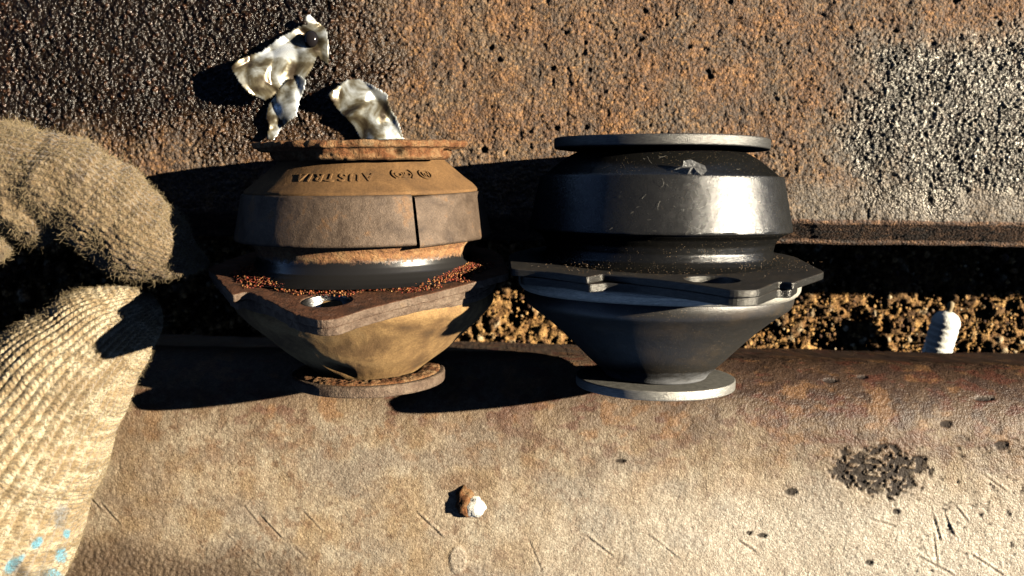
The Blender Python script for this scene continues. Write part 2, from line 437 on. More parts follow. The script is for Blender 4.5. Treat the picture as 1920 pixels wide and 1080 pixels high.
ny, nz_ = np.where(nz_ < 0, 0, 1)*0+(dz/L)[Pi], (-dy/L)[Pi]
px = 960+Xg*F/(F-Zp); py = 540-Yp*F/(F-Zp)
wob = fbm(Xg/110, A/110, 140)-.5; fine_ = fbm(Xg/26, A/20, 141, 4)-.5
wx = Xg+6*fbm(Xg/16, A/16, 150); wy = A+6*fbm(Xg/16, A/16, 152)
f1, f2, cid = worley(wx/9.0, wy/8.0, 161); g1, g2, gid = worley(wx/5.5, wy/5, 162)
calm = .35+.65*sst(.38, .6, fbm(Xg/150, A/150, 163))
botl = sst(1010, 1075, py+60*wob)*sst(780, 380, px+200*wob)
H = 8*fbm(Xg/180, A/180, 170)+2.6*fbm(Xg/24, A/24, 171)+1.9*calm*.6*np.clip(1-f1, 0, 1)*(.3+.7*cid)+.9*np.clip(1-g1, 0, 1)*gid
H += 2.6*botl*np.clip(1-f1, 0, 1)
# colours
c = np.zeros(Xg.shape+(3,))+np.array((.42, .345, .25))
c = mixc(c, (.50, .44, .34), sst(.45, .65, fbm(Xg/60, A/60, 180)))
c = mixc(c, (.36, .26, .15), sst(.42, .72, fbm(Xg/45, A/60, 182, 6))*.8)
c = mixc(c, (.28, .24, .20), sst(.42, .72, fbm(Xg/90, A/50, 183, 6))*.7)
c = mixc(c, (.24, .13, .065), sst(.64, .74, fbm(Xg/20, A/20, 184))*.45)
c = mixc(c, (.20, .12, .07), sst(.93, .99, cid)*.5)
dirt_shade = sst(930, 700, py+110*wob+90*fine_-28*sst(1250, 1700, px))                     # greasier, browner shoulder; dimming toward the beam's upper edge is put in colour too
c = mixc(c, (.15, .09, .05), dirt_shade*(.80+.15*sst(1250, 1500, px))); c = mixc(c, (.085, .05, .032), sst(800, 690, py+90*wob)*(.45+.4*sst(1100, 1450, px)))
c = mixc(c, (.13, .045, .028), dirt_shade*sst(.54, .66, fbm(Xg/34, A/18, 187, 5))*.75)
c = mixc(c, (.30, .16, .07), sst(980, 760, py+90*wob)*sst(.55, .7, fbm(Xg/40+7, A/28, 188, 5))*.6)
c = mixc(c, (.075, .045, .032), dirt_shade*sst(.52, .7, fbm(Xg/38, A/22, 186))*sst(1150, 1400, px)*.85)
lf = sst(560, 120, px+120*wob)                                              # duller brown left end
c = mixc(c, (.22, .15, .085), lf*.6)
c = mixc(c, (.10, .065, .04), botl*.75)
c = mixc(c, (.74, .71, .64), sst(700, 1500, px)*sst(830, 1000, py)*.6)  # brighter sheen at the lower right, painted as paler colour
# dark pits patch right
d = np.hypot((px-1662)/88, (py-868)/46)+.9*wob+1.5*fine_
patch = sst(1.15, .75, d+.35*(fbm(Xg/12, A/12, 190)-.5))
pp = np.clip(patch*1.2, 0, 1)*np.maximum(sst(.50, .58, h2(np.floor(wx/9.0), np.floor(wy/8.0), 5)), sst(.50, .55, fbm(Xg/10, A/7, 191, 5))); c = mixc(c, (.17, .11, .06), patch*.55)
p2 = sst(.68, .80, fbm(Xg/16+3, A/9, 192, 5))*sst(1450, 1700, px)*sst(760, 830, py)*.7
for (ax, ay, rx, ry) in ((1491, 911, 11, 7), (1690, 944, 7, 5), (1170, 860, 9, 4), (1440, 995, 10, 4), (1780, 777, 12, 7), (1885, 815, 14, 9), (1640, 1040, 8, 5), (1415, 990, 6, 4), (1560, 700, 14, 4), (1620, 692, 10, 3), (1850, 728, 18, 4)):
    e = sst(1.2, .75, np.hypot((px-ax)/rx, (py-ay)/ry)+.6*(fbm(Xg/6, A/6, int(ax))-.5)); p2 = np.maximum(p2, e)
pp = np.maximum(pp, p2*.95)
c = mixc(c, (.022, .013, .009), pp*.95); H -= 3.6*pp
# scratches: gouge with raised edge
SCR = [(790, 965, 842, 1012, 1.0), (1110, 1003, 1160, 1040, 1.0), (465, 958, 500, 1000, .8), (495, 975, 540, 1020, 1.), (575, 965, 615, 1005, .7), (150, 920, 200, 975, 1.), (200, 962, 235, 1000, .9), (1310, 800, 1470, 845, .0), (1395, 1005, 1430, 1027, 1.0), (1730, 1025, 1800, 1060, .8), (1830, 1020, 1895, 1060, 1.), (1760, 950, 1775, 1000, .9), (1780, 945, 1800, 990, .8), (1800, 930, 1825, 960, .8), (1640, 958, 1690, 972, .8), (1230, 1000, 1290, 1045, .7), (1850, 870, 1900, 905, .8), (430, 1010, 500, 1075, .5), (560, 1030, 590, 1060, .5), (900, 760, 935, 778, .4), (1500, 770, 1560, 790, .4), (1760, 980, 1768, 1040, .7), (1000, 1010, 1030, 1075, .6)]
for (xa, ya, xb, yb, s_) in SCR:
    if s_ == 0: continue
    vx, vy = xb-xa, yb-ya; LL = math.hypot(vx, vy); vx /= LL; vy /= LL
    u = (px-xa)*vx+(py-ya)*vy; v = -(px-xa)*vy+(py-ya)*vx
    e = sst(-4, 8, u)*sst(LL+4, LL-8, u)
    H += s_*e*(-2.0*np.exp(-(v/2.0)**2)+1.6*np.exp(-((v+3.6)/2.2)**2))
    c = mixc(c, (.22, .14, .08), s_*e*np.exp(-(v/2.0)**2)*.3); c = mixc(c, (.6, .52, .4), s_*e*np.exp(-((v+3.6)/2.0)**2)*.35)
# pale smear below the lump
e = sst(1.15, .85, np.hypot((px-870)/16, (py-1052)/26)); c = mixc(c, (.50, .44, .36), e*.8); H += 2.2*e
e = sst(1.3, .9, np.hypot((px-880)/46, (py-905)/16)+.4*wob); c = mixc(c, (.22, .14, .08), e*.5)
c = c*.88
rough = .58-.22*sst(1000, 1750, px)*sst(780, 950, py)+.1*(gid-.5)-.14*dirt_shade*sst(1150, 1500, px)+.35*pp
Yf = Yp+ny*(H-6); Zf = Zp+nz_*(H-6)
rot = R(-1.25)
Xr = Xg*math.cos(rot)-Yf*math.sin(rot); Yr = Xg*math.sin(rot)+Yf*math.cos(rot)
beam = empty('steel_beam', (0, TOP, BZ)); tag(beam, 'long pale dusty steel beam with rounded edge and dark pits, under the small end discs of both mounts', 'steel beam')
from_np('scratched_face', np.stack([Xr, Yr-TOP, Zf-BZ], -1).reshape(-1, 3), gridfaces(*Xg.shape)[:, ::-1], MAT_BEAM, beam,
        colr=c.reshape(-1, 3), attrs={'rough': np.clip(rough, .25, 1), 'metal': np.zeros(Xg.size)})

# ------------------------------------------------------------------ rubber mounts
def yt(py, al):
    q = 540-py; Yv = q/(1+q*math.tan(al)/F)
    return Yv/math.cos(al)
class Mount:
    def __init__(s, name, label, px0, py_base, alpha, roll, group):
        s.al = R(alpha); s.X0 = px0-960; s.roll = R(roll)
        s.tb = yt(py_base, s.al)
        s.mat = Matrix.Translation((s.X0, 0, 0)) @ Matrix.Rotation(s.roll, 4, 'Z') @ Matrix.Rotation(s.al, 4, 'X')
        base = s.mat @ Vector((0, s.tb, 0))
        s.e = empty(name, base); s.e.rotation_euler = (s.mat.to_euler())
        tag(s.e, label, 'engine mount', group)
    def T(s, py): return yt(py, s.al)
    def phi(s, px, r, py):
        """angle on a circle of radius r whose point shows at column px"""
        best = None
        for k in range(-900, 901):
            a = R(k*.1); p = s.mat @ Vector((r*math.sin(a), s.T(py), r*math.cos(a)))
            d = abs(960+p.x*F/(F-p.z)-px)
            if best is None or d < best[0]: best = (d, k*.1)
        return best[1]
    def lathe(s, name, prof, mat, **kw):
        return lathe(name, [(t-s.tb, r) for t, r in prof], mat, s.e, **kw)
    def flange_tf(s, tf_t, delta):
        D = R(delta)
        fm = Matrix.Translation((0, tf_t, 0)) @ Matrix.Rotation(D, 4, 'X')
        s.fm = fm; s.fw = s.mat @ fm
        inv = s.fw.inverted(); s.finv = inv
    def plan(s, px, py, w=0.):
        """image point -> plan (u, v) on the flange plane"""
        o = s.finv @ Vector((0, 0, F)); q = s.finv @ Vector(((px-960), (540-py), 0)); d = q-o
        k = (w-o.y)/d.y; p = o+d*k
        return (p.x, p.z)
    def slab(s, name, outer, holes, w0, w1, mat, bev=2.0, noise=0., mat2=None):
        cu = bpy.data.curves.new(name, 'CURVE'); cu.dimensions = '2D'; cu.fill_mode = 'BOTH'
        th = abs(w1-w0); cu.extrude = th/2-bev; cu.bevel_depth = bev; cu.bevel_resolution = 2; cu.offset = -bev
        for poly in [outer]+holes:
            sp = cu.splines.new('POLY'); sp.points.add(len(poly)-1); sp.use_cyclic_u = True
            for p, (u, v) in zip(sp.points, poly): p.co = (u, v, 0, 1)
        tmp = bpy.data.objects.new('tmp', cu); col.objects.link(tmp)
        me = bpy.data.meshes.new_from_object(tmp.evaluated_get(bpy.context.evaluated_depsgraph_get()))
        bpy.data.objects.remove(tmp); bpy.data.curves.remove(cu)
        me.name = name
        bm = bmesh.new(); bm.from_mesh(me)
        bmesh.ops.remove_doubles(bm, verts=bm.verts, dist=.01)
        wm = (w0+w1)/2
        for v in bm.verts:
            u, vv, ww = v.co
            p = s.fm @ Vector((u, wm+ww, vv)); v.co = ((p.x)*K, (p.y-s.tb)*K, p.z*K)
        bmesh.ops.recalc_face_normals(bm, faces=bm.faces)
        for f in bm.faces: f.smooth = False
        for e in bm.edges:
            if len(e.link_faces) == 2 and e.calc_face_angle(0) < R(28): e.smooth = True
        ax = (s.fm.to_3x3() @ Vector((0, 1, 0)))
        if mat2:
            me.materials.append(mat); me.materials.append(mat2)
            for f in bm.faces:
                f.normal_update()
                if abs(f.normal.dot(ax)) < .6: f.material_index = 1
        else: me.materials.append(mat)
        bm.to_mesh(me); bm.free()
        return link(name, me, None, s.e, smooth=False)
def arcpts(cx, cy, r, a0, a1, n):
    return [(cx+r*math.cos(R(a)), cy+r*math.sin(R(a))) for a in np.linspace(a0, a1, n)]
def wobbly(poly, amp, seed, sc_=14., step=5.):
    out = []
    n = len(poly)
    for i in range(n):
        a = poly[i]; b = poly[(i+1) % n]; d = math.hypot(b[0]-a[0], b[1]-a[1]); k = max(1, int(d/step))
        for j in range(k): out.append((a[0]+(b[0]-a[0])*j/k, a[1]+(b[1]-a[1])*j/k))
    P = np.array(out); nn = fbm(P[:, 0]/sc_, P[:, 1]/sc_, seed, 3)-.5; l = np.hypot(P[:, 0], P[:, 1])+1e-6
    P = P*(1+(amp*2*nn/l)[:, None])
    return [tuple(p) for p in P]
def closed_round(pts, r, k=5):
    n = len(pts); out = []
    for i in range(n):
        p, q, s_ = Vector(pts[i-1]), Vector(pts[i]), Vector(pts[(i+1) % n])
        rr = r[i] if hasattr(r, '__len__') else r
        d1 = p-q; d2 = s_-q; rr = min(rr, d1.length*.45, d2.length*.45)
        A_ = q+d1.normalized()*rr; B_ = q+d2.normalized()*rr
        for j in range(k+1):
            t = j/k; out.append(tuple((1-t)**2*A_+2*t*(1-t)*q+t*t*B_))
    return out

# ---------- new mount (right)
N = Mount('rubber_mount', 'clean black rubber and steel engine mount on the right, with bright end disc', 1232, 720, 5.7, -.6, 'rubber engine mounts lying side by side')
T = N.T
# top disc
N.lathe('top_disc', roundprof([(T(281), 0), (T(281), 197), (T(262), 197), (T(262), 0)], 3), MAT_STEELDARK, disp=lambda t, r, p: (t+.6*np.sin(p*3), r))
# shoulder + upper cone of rubber
N.lathe('rubber_shoulder', dense(roundprof([(T(337), 150), (T(337), 219), (T(331), 216), (T(300), 178), (T(288), 158), (T(282), 140)], 9), 5), MAT_BLACK)
# satin band
N.lathe('steel_band', dense(roundprof([(T(431), 200), (T(431), 240), (T(427), 241), (T(334), 223), (T(331), 222), (T(331), 212)], 2.5, 3), 8), MAT_BANDNEW,
        disp=lambda t, r, p: (t, r+np.where(t < (T(427)-N.tb), 1.3*np.sin(p*23)*np.sin(p*9+1), 0)))
# concave neck
N.lathe('neck', dense([(T(496), 240), (T(492), 231), (T(486), 220), (T(478), 212), (T(466), 208), (T(452), 211), (T(441), 219), (T(434), 231), (T(431), 233)], 3), MAT_BLACK, disp=lambda t, r, p: (t-np.clip((r-225)/37, 0, 1)*6*0, r))
# flange plates
N.flange_tf(T(482), 3.0)
pl = N.plan
front = [pl(957, 504), pl(1020, 508), pl(1102, 519), pl(1128, 514), pl(1200, 520), pl(1290, 531), pl(1372, 544), pl(1420, 544), pl(1462, 527), pl(1488, 530), pl(1547, 510)]
front = [(u, v) for u, v in front]
back = [(268, -60), (200, -170), (60, -250), (-80, -255), (-220, -165), (-280, -40)]
outer = closed_round(front+back, [14, 30, 6, 6, 60, 60, 40, 36, 18, 6, 16]+[60]*6)
hx, hz = pl(1335, 524)
hole = arcpts(hx, hz, 42, 0, 360, 41)[:-1]
N.slab('flange_plate', outer, [hole], -12, 0, MAT_FLNEW, 2.2, mat2=MAT_EDGE)
def shrink(poly, k): return [(u*k, v*k) for u, v in poly]
front2 = [pl(975, 506), pl(1060, 512), pl(1105, 519), pl(1135, 517), pl(1200, 520), pl(1290, 531), pl(1372, 543), pl(1420, 543), pl(1462, 528), pl(1486, 529), pl(1500, 520)]
outer2 = shrink(closed_round(front2+shrink(back, .93), [14, 30, 6, 6, 60, 60, 40, 36, 18, 6, 16]+[60]*6), .992)
N.slab('lower_flange_plate', outer2, [hole], -26, -12.4, MAT_FLNEW, 1.8, mat2=MAT_EDGE)
def ftf(S):
    a = np.array(S.fm.to_3x3()); b = np.array(S.fm.translation); tb = S.tb
    return lambda V: V@a.T+b-np.array([0, tb, 0])
lathe('collar', dense(roundprof([(-58, 200), (-56, 250), (-48, 259), (-26, 262), (-26, 240)], 6), 5), MAT_COLLAR, N.e, tf=ftf(N),
      disp=lambda t, r, p: (t+np.where(t > -40, 0, 5*np.cos(p*2+.4)), r))
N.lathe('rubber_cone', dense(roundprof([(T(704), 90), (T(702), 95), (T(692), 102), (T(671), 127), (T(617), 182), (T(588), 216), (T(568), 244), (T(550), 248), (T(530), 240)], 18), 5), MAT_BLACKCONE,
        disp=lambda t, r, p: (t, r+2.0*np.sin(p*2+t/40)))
N.lathe('bottom_disc', roundprof([(T(721), 0), (T(721), 149), (T(704), 149), (T(704), 0)], 2.5), MAT_STEEL)

# ---------- old mount (left)
O = Mount('rubber_mount', 'worn rusty engine mount on the left, dusty ochre cone, split brown band and raised lettering', 687, 712, 7.6, .6, 'rubber engine mounts lying side by side')
T = O.T
def rustdisp(amp, sc_=16., seed=3):
    def f(t, r, p):
        a = p*190/sc_; n_ = fbm(a+50, t/sc_+20, seed, 4)-.5; n2 = fbm(a*.4+5, t/(sc_*2)+9, seed+9, 3)-.5
        m_ = sst(100, 180, r)
        return t+amp*.5*n_*m_, r+m_*amp*(n_*1.6+n2*1.6)
    return f
def discdisp(t, r, p):
    t2, r2 = rustdisp(6)(t, r, p)
    # flaked-off left part of the rim edge
    ang = np.degrees((p+math.pi) % (2*math.pi)-math.pi)
    low = (t < (T(285)-O.tb))
    cut = sst(-14+0*ang, -20, ang)*sst(-175, -120, ang)
    r2 = np.where(low, r2-20*cut, r2)
    cut2 = sst(58+0*ang, 62, ang); r2 = np.where(t < (T(281)-O.tb), r2-20*cut2, r2)
    hole_ = np.exp(-((ang-28)/3.2)**2)*np.exp(-((t-(T(287)-O.tb))/6)**2)
    return t2, r2-16*hole_*(r > 150)+9*np.exp(-((ang+9)/5)**2)*np.exp(-((t-(T(280)-O.tb))/9)**2)*(r > 150)
O.lathe('top_disc', dense(roundprof([(T(302), 120), (T(301), 174), (T(297), 182), (T(280), 184), (T(278), 192), (T(269), 194), (T(266), 190), (T(266), 0)], 3), 2.5), MAT_RUST, seg=480, disp=discdisp)
def dent(t, r, p): return t, r
O.lathe('rubber_shoulder', dense(roundprof([(T(362), 190), (T(361), 214), (T(355), 214), (T(303), 152), (T(298), 148), (T(296), 130)], 4), 4), MAT_DUSTRUB, seg=360,
        disp=lambda t, r, p: (t, r+.8*(fbm(p*30+9, t/12+70, 5)-.5)))
# split band
slit = O.phi(776, 222, 400)
for nm, a0, a1, dr in (('band', slit+.55, slit+359.55, 0.),):
    pf = roundprof([(T(444), 205), (T(444), 233), (T(440), 235), (T(362), 219), (T(359), 217), (T(359), 205)], 3)
    def bd(t, r, p):
        a = (np.degrees(p)-slit) % 360
        k = np.exp(-a/14)*4.5
        return t-k*.9, r+k+1.2*(fbm(p*20+9, t/14+70, 8)-.5)*(r > 210)
    ob = O.lathe('split_band', dense(pf, 7), MAT_BANDOLD, seg=420, a0=a0, a1=a1, disp=bd)
O.lathe('rubber_core', [(T(442), 190), (T(442), 207), (T(360), 204), (T(360), 190)], MAT_BLACK)
# neck: black shine, rusty toward band and flange
m = NECKMAT; a_ = (T(480)-O.tb)/100.0
yv = NECKSEP.outputs['Y']
jit = m.math('MULTIPLY', m.math('SUBTRACT', m.noise(9, 5, .8), .5), .32)
dist = m.math('ABSOLUTE', m.math('SUBTRACT', m.math('ADD', yv, jit), a_-.17))
fac = m.math('MULTIPLY_ADD', dist, 12.0, -2.7, clamp=True)
oldc = m.b.inputs['Base Color'].links[0].from_socket
m.set(base=m.mix(fac, (.018, .017, .017), oldc), rough=m.math('MULTIPLY_ADD', fac, .55, .27), spec=1.0)
bn = m.b.inputs['Normal'].links[0].from_node
for l_ in list(bn.inputs['Strength'].links): pass
m.l(m.math('MULTIPLY_ADD', fac, .9, .03), bn.inputs['Strength']); bn2 = bn.inputs['Normal'].links[0].from_node; m.l(m.math('MULTIPLY_ADD', fac, .9, .03), bn2.inputs['Strength'])
O.lathe('neck', dense([(T(512), 232), (T(507), 221), (T(500), 211), (T(492), 203), (T(481), 198), (T(470), 197), (T(458), 200), (T(449), 207), (T(444), 213), (T(440), 222)], 2.5), m.m, seg=420,
        disp=lambda t, r, p: (t, r+6*sst(216, 240, r)*(fbm(p*24, t/9, 4)-.3)))
O.flange_tf(T(493), 6.7)
pl = O.plan
front = [pl(389, 501), pl(436, 553), pl(463, 545), pl(500, 562), pl(549, 588), pl(600, 600), pl(628, 598), pl(700, 575), pl(785, 555), pl(869, 534), pl(955, 511)]
back = [(250, -90), (120, -230), (0, -265), (-130, -235), (-245, -110)]
outer = wobbly(closed_round(front+back, [10, 10, 14, 60, 50, 36, 28, 60, 60, 50, 12]+[50]*5), 4, 5)
hx, hz = pl(612, 563)
hole = arcpts(hx, hz, 41, 0, 360, 49)[:-1]
O.slab('flange_plate', outer, [hole], -14, 0, MAT_FLOLD, 2.0, mat2=MAT_CUTEDGE)
o2 = [(u*.985, v*.985) for u, v in front[:-1]]+[(front[-1][0]*.9, front[-1][1]*.9)]
outer2 = wobbly(closed_round(o2+shrink(back, .95), [10, 10, 14, 60, 50, 36, 28, 60, 60, 50, 30]+[50]*5), 4, 15)
O.slab('lower_flange_plate', outer2, [hole], -28, -14.5, MAT_CUTEDGE, 2.0)
lathe('hole_bush', roundprof([(-30, 40.5), (-1.5, 40.5), (-1.5, 36), (-30, 36)], 1.5), MAT_HOLE, O.e, seg=64, tf=lambda V: ftf(O)(V+np.array([hx, 0, hz])), flip=True)
# rust crumbs on flange where the neck sits
lathe('collar', dense(roundprof([(-54, 195), (-50, 236), (-44, 244), (-28, 246), (-28, 230)], 5), 5), MAT_CUTEDGE, O.e, tf=ftf(O))
dp = O.phi(616, 180, 662)
def cdent(t, r, p):
    ang = np.degrees((p+math.pi) % (2*math.pi)-math.pi)
    u = (ang-dp)*3.1; v = t-(T(664)-O.tb)
    u2 = u*math.cos(.35)-v*math.sin(.35); v2 = u*math.sin(.35)+v*math.cos(.35)
    g_ = np.exp(-((u2/30)**4+(v2/12)**2))
    return t, r-15*g_+1.6*np.sin(p*3+t/30)+1.5*(fbm(p*14, t/20+40, 6)-.5)
O.lathe('rubber_cone', dense(roundprof([(T(693), 92), (T(690), 98), (T(678), 113), (T(649), 153), (T(622), 181), (T(589), 218), (T(566), 238), (T(550), 240), (T(530), 234)], 16), 3), MAT_CONE, seg=420, disp=cdent)
O.lathe('bottom_disc', dense(roundprof([(T(713), 0), (T(713), 143), (T(696), 144), (T(693), 141), (T(693), 0)], 3), 6), MAT_CUTEDGE, seg=300, disp=rustdisp(2.0, 12, 6))
O.lathe('rust_crust', dense([(T(694), 136), (T(690), 132), (T(688), 118), (T(689), 104), (T(692), 96)], 2), MAT_RUST, seg=360,
        disp=lambda t, r, p: (t+5*(fbm(p*22, r/9, 33)-.55), r))
# crumbs of red rust around the neck foot, and pale grains on the neck
def crumbs(S, name, n, fr, size, cols, matr):
    P_ = []; Sx = []
    for i in range(n):
        a = rng.uniform(-75, 85); u, v, ww = fr(R(a)); p = S.fm @ Vector((u, ww, v)); P_.append((p.x, p.y-S.tb, p.z)); Sx.append(rng.uniform(*size))
    cc = np.array(cols)[rng.choice(len(cols), n)]
    return scatter(name, np.array(P_), np.array(Sx), matr, cc, S.e, 1.0)
def ring_at(r0, r1):
    def f(a):
        r_ = r0+(r1-r0)*rng.random()**1.7*(.35+.9*float(fbm(np.array([math.degrees(a)/9.+20]), np.array([r0/7.]), 400, 3)[0])); return r_*math.sin(a), r_*math.cos(a), rng.uniform(0, 1.5)+max(0, (246-r_)*.25)
    return f
o = crumbs(O, 'rust_crumbs', 3200, ring_at(203, 250), (.5, 2.1), [(.26, .045, .02), (.36, .12, .04), (.14, .04, .02), (.44, .23, .09), (.24, .05, .035)], MAT_SOIL); o['kind'] = 'stuff'
o = crumbs(N, 'dust_grains', 420, ring_at(212, 300), (.3, .8), [(.30, .20, .11), (.2, .12, .06), (.4, .32, .25)], MAT_SOIL); o['kind'] = 'stuff'

# raised lettering on the old mount's shoulder (reads upside down in the picture)
tA, rA = T(355), 214.; tB, rB = T(303), 152.
slope = Vector((tB-tA, rB-rA)); SL_ = slope.length; slope.normalize()
def wrap_glyph(name, me, phi0, s0, mat):
    bm = bmesh.new(); bm.from_mesh(me)
    bmesh.ops.remove_doubles(bm, verts=bm.verts, dist=.005)
    bmesh.ops.triangulate(bm, faces=bm.faces)
    bmesh.ops.subdivide_edges(bm, edges=[e for e in bm.edges if e.calc_length() > 6], cuts=1)
    bmesh.ops.triangulate(bm, faces=bm.faces)
    for v in bm.verts:
        x, y, z = v.co; x, y = -x, -y                     # turned half round
        s_ = s0+y; t = tA+slope.x*s_; r = rA+slope.y*s_
        h_ = z+.7; nt_, nr = -slope.y, slope.x                # outward normal of the cone
        if nr < 0: nt_, nr = -nt_, -nr
        t += nt_*h_; r += nr*h_
        a = R(phi0)+x/max(r, 1)
        v.co = (r*math.sin(a)*K, (t-O.tb)*K, r*math.cos(a)*K)
    bmesh.ops.recalc_face_normals(bm, faces=bm.faces)
    m2 = bpy.data.meshes.new(name); bm.to_mesh(m2); bm.free()
    return link(name, m2, mat, O.e, smooth=False)
def glyph(ch, size, extr=2.2, bev=.5, off=.5, sx=1.):
    cu = bpy.data.curves.new('g', 'FONT'); cu.body = ch; cu.size = size; cu.extrude = extr; cu.bevel_depth = bev; cu.offset = off
    cu.align_x = 'CENTER'; cu.align_y = 'CENTER'
    ob = bpy.data.objects.new('g', cu); col.objects.link(ob)
    me = bpy.data.meshes.new_from_object(ob.evaluated_get(bpy.context.evaluated_depsgraph_get()))
    bpy.data.objects.remove(ob); bpy.data.curves.remove(cu)
    if sx != 1: 
        for v in me.vertices: v.co.x *= sx
    return me
def prad(py_):       # cone radius/slope position at picture row (front)
    return py_
s_text = SL_*.50
rr = rA+slope.y*s_text
for ch, px_ in zip('AUSTRIA', (691, 665, 642, 620, 599, 582, 566)):
    wrap_glyph('letter', glyph(ch, 27, .9, .4, .15, .95), O.phi(px_, rr, 329), s_text, MAT_DUSTRUB)
for ch, px_, sz, sx in (('(', 738, 22, 1.2), ('C', 746, 16, 1.), ('T', 755, 16, 1.), ('O', 764, 16, 1.1), (')', 774, 22, 1.2)):
    wrap_glyph('letter', glyph({'(': ')', ')': '('}.get(ch, ch) if False else ch, sz, 2.0, .3, .1, sx), O.phi(1512-px_, rr, 327), s_text+3, MAT_DUSTRUB)
bm = bmesh.new()
def ringmesh(r0, r1, h_, n=40):
    vs = []
    for r_, z in ((r0, 0), (r0, h_), (r1, h_), (r1, 0)):
        vs.append([bm.verts.new((r_*1.05*math.cos(2*math.pi*i/n), r_*math.sin(2*math.pi*i/n), z)) for i in range(n)])
    for a in range(3):
        for i in range(n): bm.faces.new((vs[a][i], vs[a][(i+1) % n], vs[a+1][(i+1) % n], vs[a+1][i]))
ringmesh(10.2, 12.2, 2.2)
def barm(x0, y0, x1, y1, w_, h_):
    d = Vector((x1-x0, y1-y0)).normalized()*w_/2; n_ = Vector((-d.y, d.x))
    q = [(x0+n_.x, y0+n_.y), (x1+n_.x, y1+n_.y), (x1-n_.x, y1-n_.y), (x0-n_.x, y0-n_.y)]
    a = [bm.verts.new((x, y, 0)) for x, y in q]; b = [bm.verts.new((x, y, h_)) for x, y in q]
    bm.faces.new(b)
    for i in range(4): bm.faces.new((a[i], a[(i+1) % 4], b[(i+1) % 4], b[i]))
for seg_ in ((-7, -6, -5, 6), (-5, 6, -1, -3), (-1, -3, 2, 6), (5, 6.5, 5, -4), (5, -4, 1.5, -7)): barm(*seg_, 1.9, 2.0)
me = bpy.data.meshes.new('emblem'); bm.to_mesh(me); bm.free()
wrap_glyph('emblem', me, O.phi(798, rr, 327), s_text+2, MAT_DUSTRUB)

# ------------------------------------------------------------------ crumpled foil scraps on the plate
mf = M('crumpled foil'); 
fn = mf.noise(3.5, 4, .6)
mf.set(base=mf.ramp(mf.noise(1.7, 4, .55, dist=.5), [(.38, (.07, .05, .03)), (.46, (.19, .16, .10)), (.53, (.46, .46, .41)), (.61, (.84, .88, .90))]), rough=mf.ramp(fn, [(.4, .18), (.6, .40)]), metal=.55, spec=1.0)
mf.bump(mf.noise(4, 2, .5), 1.0); MAT_FOIL = mf.m
mfb = M('dark foil blister'); mfb.set(base=(.035, .03, .032), rough=.12, metal=.6); MAT_BLIS = mfb.m
def inside(poly, x, y):
    c_ = np.zeros(x.shape, bool); n_ = len(poly)
    for i in range(n_):
        x1_, y1_ = poly[i]; x2_, y2_ = poly[(i+1) % n_]
        cr = ((y1_ > y) != (y2_ > y)) & (x < (x2_-x1_)*(y-y1_)/((y2_-y1_) if y2_ != y1_ else 1e-9)+x1_)
        c_ ^= cr
    return c_
def foil(name, poly, hfun, parent, zb, seed, mat=MAT_FOIL, st=2.4):
    """polygon given by picture outline on the plate; hfun(px,py)->height"""
    P_ = np.array(poly, float)
    x0, y0_ = P_.min(0)-4; x1_, y1_ = P_.max(0)+4
    gx = np.arange(x0, x1_, st); gy = np.arange(y0_, y1_, st); GX, GY = np.meshgrid(gx, gy)
    jx = GX+1.2*(fbm(GX/6, GY/6, seed)-.5)*2; jy = GY+1.2*(fbm(GX/6, GY/6, seed+4)-.5)*2
    ins = inside(poly, (GX[:-1, :-1]+st/2), (GY[:-1, :-1]+st/2))
    Fc = gridfaces(*GX.shape).reshape(GX.shape[0]-1, GX.shape[1]-1, 4)[ins]
    z = zb+hfun(jx, jy)
    s_ = (F-z)/F; V = np.stack([(jx-960)*s_, (540-jy)*s_, z], -1).reshape(-1, 3)
    used, inv = np.unique(Fc, return_inverse=True)
    o = from_np(name, V[used]-np.array(parent[1]), inv.reshape(-1, 4)[:, ::-1], mat, parent[0])
    md = o.modifiers.new('thick', 'SOLIDIFY'); md.thickness = 1.2*K; md.offset = 0
    return o
def ridge(x, y, s_, seed): return 1-np.abs(2*fbm(x/s_, y/s_, seed, 2)-1)*2
zb = PZ+4
PA = [(433, 127), (447, 111), (491, 96), (525, 70), (546, 60), (561, 49), (576, 46), (572, 31), (580, 27), (595, 41), (607, 50), (613, 60), (617, 86), (616, 122), (605, 116), (595, 104), (587, 124), (576, 143), (560, 150), (535, 150), (515, 178), (497, 189), (465, 174), (447, 153)]
PB = [(560, 139), (573, 150), (571, 166), (561, 192), (556, 218), (541, 228), (528, 240), (514, 262), (500, 262), (504, 236), (498, 220), (504, 197), (520, 170), (545, 145)]
PC = [(652, 148), (673, 149), (691, 156), (725, 176), (730, 200), (743, 220), (758, 262), (676, 262), (663, 238), (639, 213), (618, 184), (613, 179), (626, 168)]
cA = pt(520, 150, zb); eA = empty('foil_scrap', cA); tag(eA, 'larger crumpled silvery foil scrap with a dark round blister, upper left', 'foil scrap')
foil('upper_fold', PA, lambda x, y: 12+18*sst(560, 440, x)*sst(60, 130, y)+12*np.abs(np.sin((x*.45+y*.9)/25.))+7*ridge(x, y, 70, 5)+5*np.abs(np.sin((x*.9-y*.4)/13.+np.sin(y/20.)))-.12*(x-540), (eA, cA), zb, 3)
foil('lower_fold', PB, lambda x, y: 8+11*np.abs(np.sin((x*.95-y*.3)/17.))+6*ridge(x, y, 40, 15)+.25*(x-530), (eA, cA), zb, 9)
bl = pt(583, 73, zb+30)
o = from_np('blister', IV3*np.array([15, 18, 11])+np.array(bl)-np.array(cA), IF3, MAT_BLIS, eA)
cC = pt(690, 220, zb); eC = empty('foil_scrap', cC); tag(eC, 'smaller curled foil scrap behind the rusty top disc of the old mount', 'foil scrap')
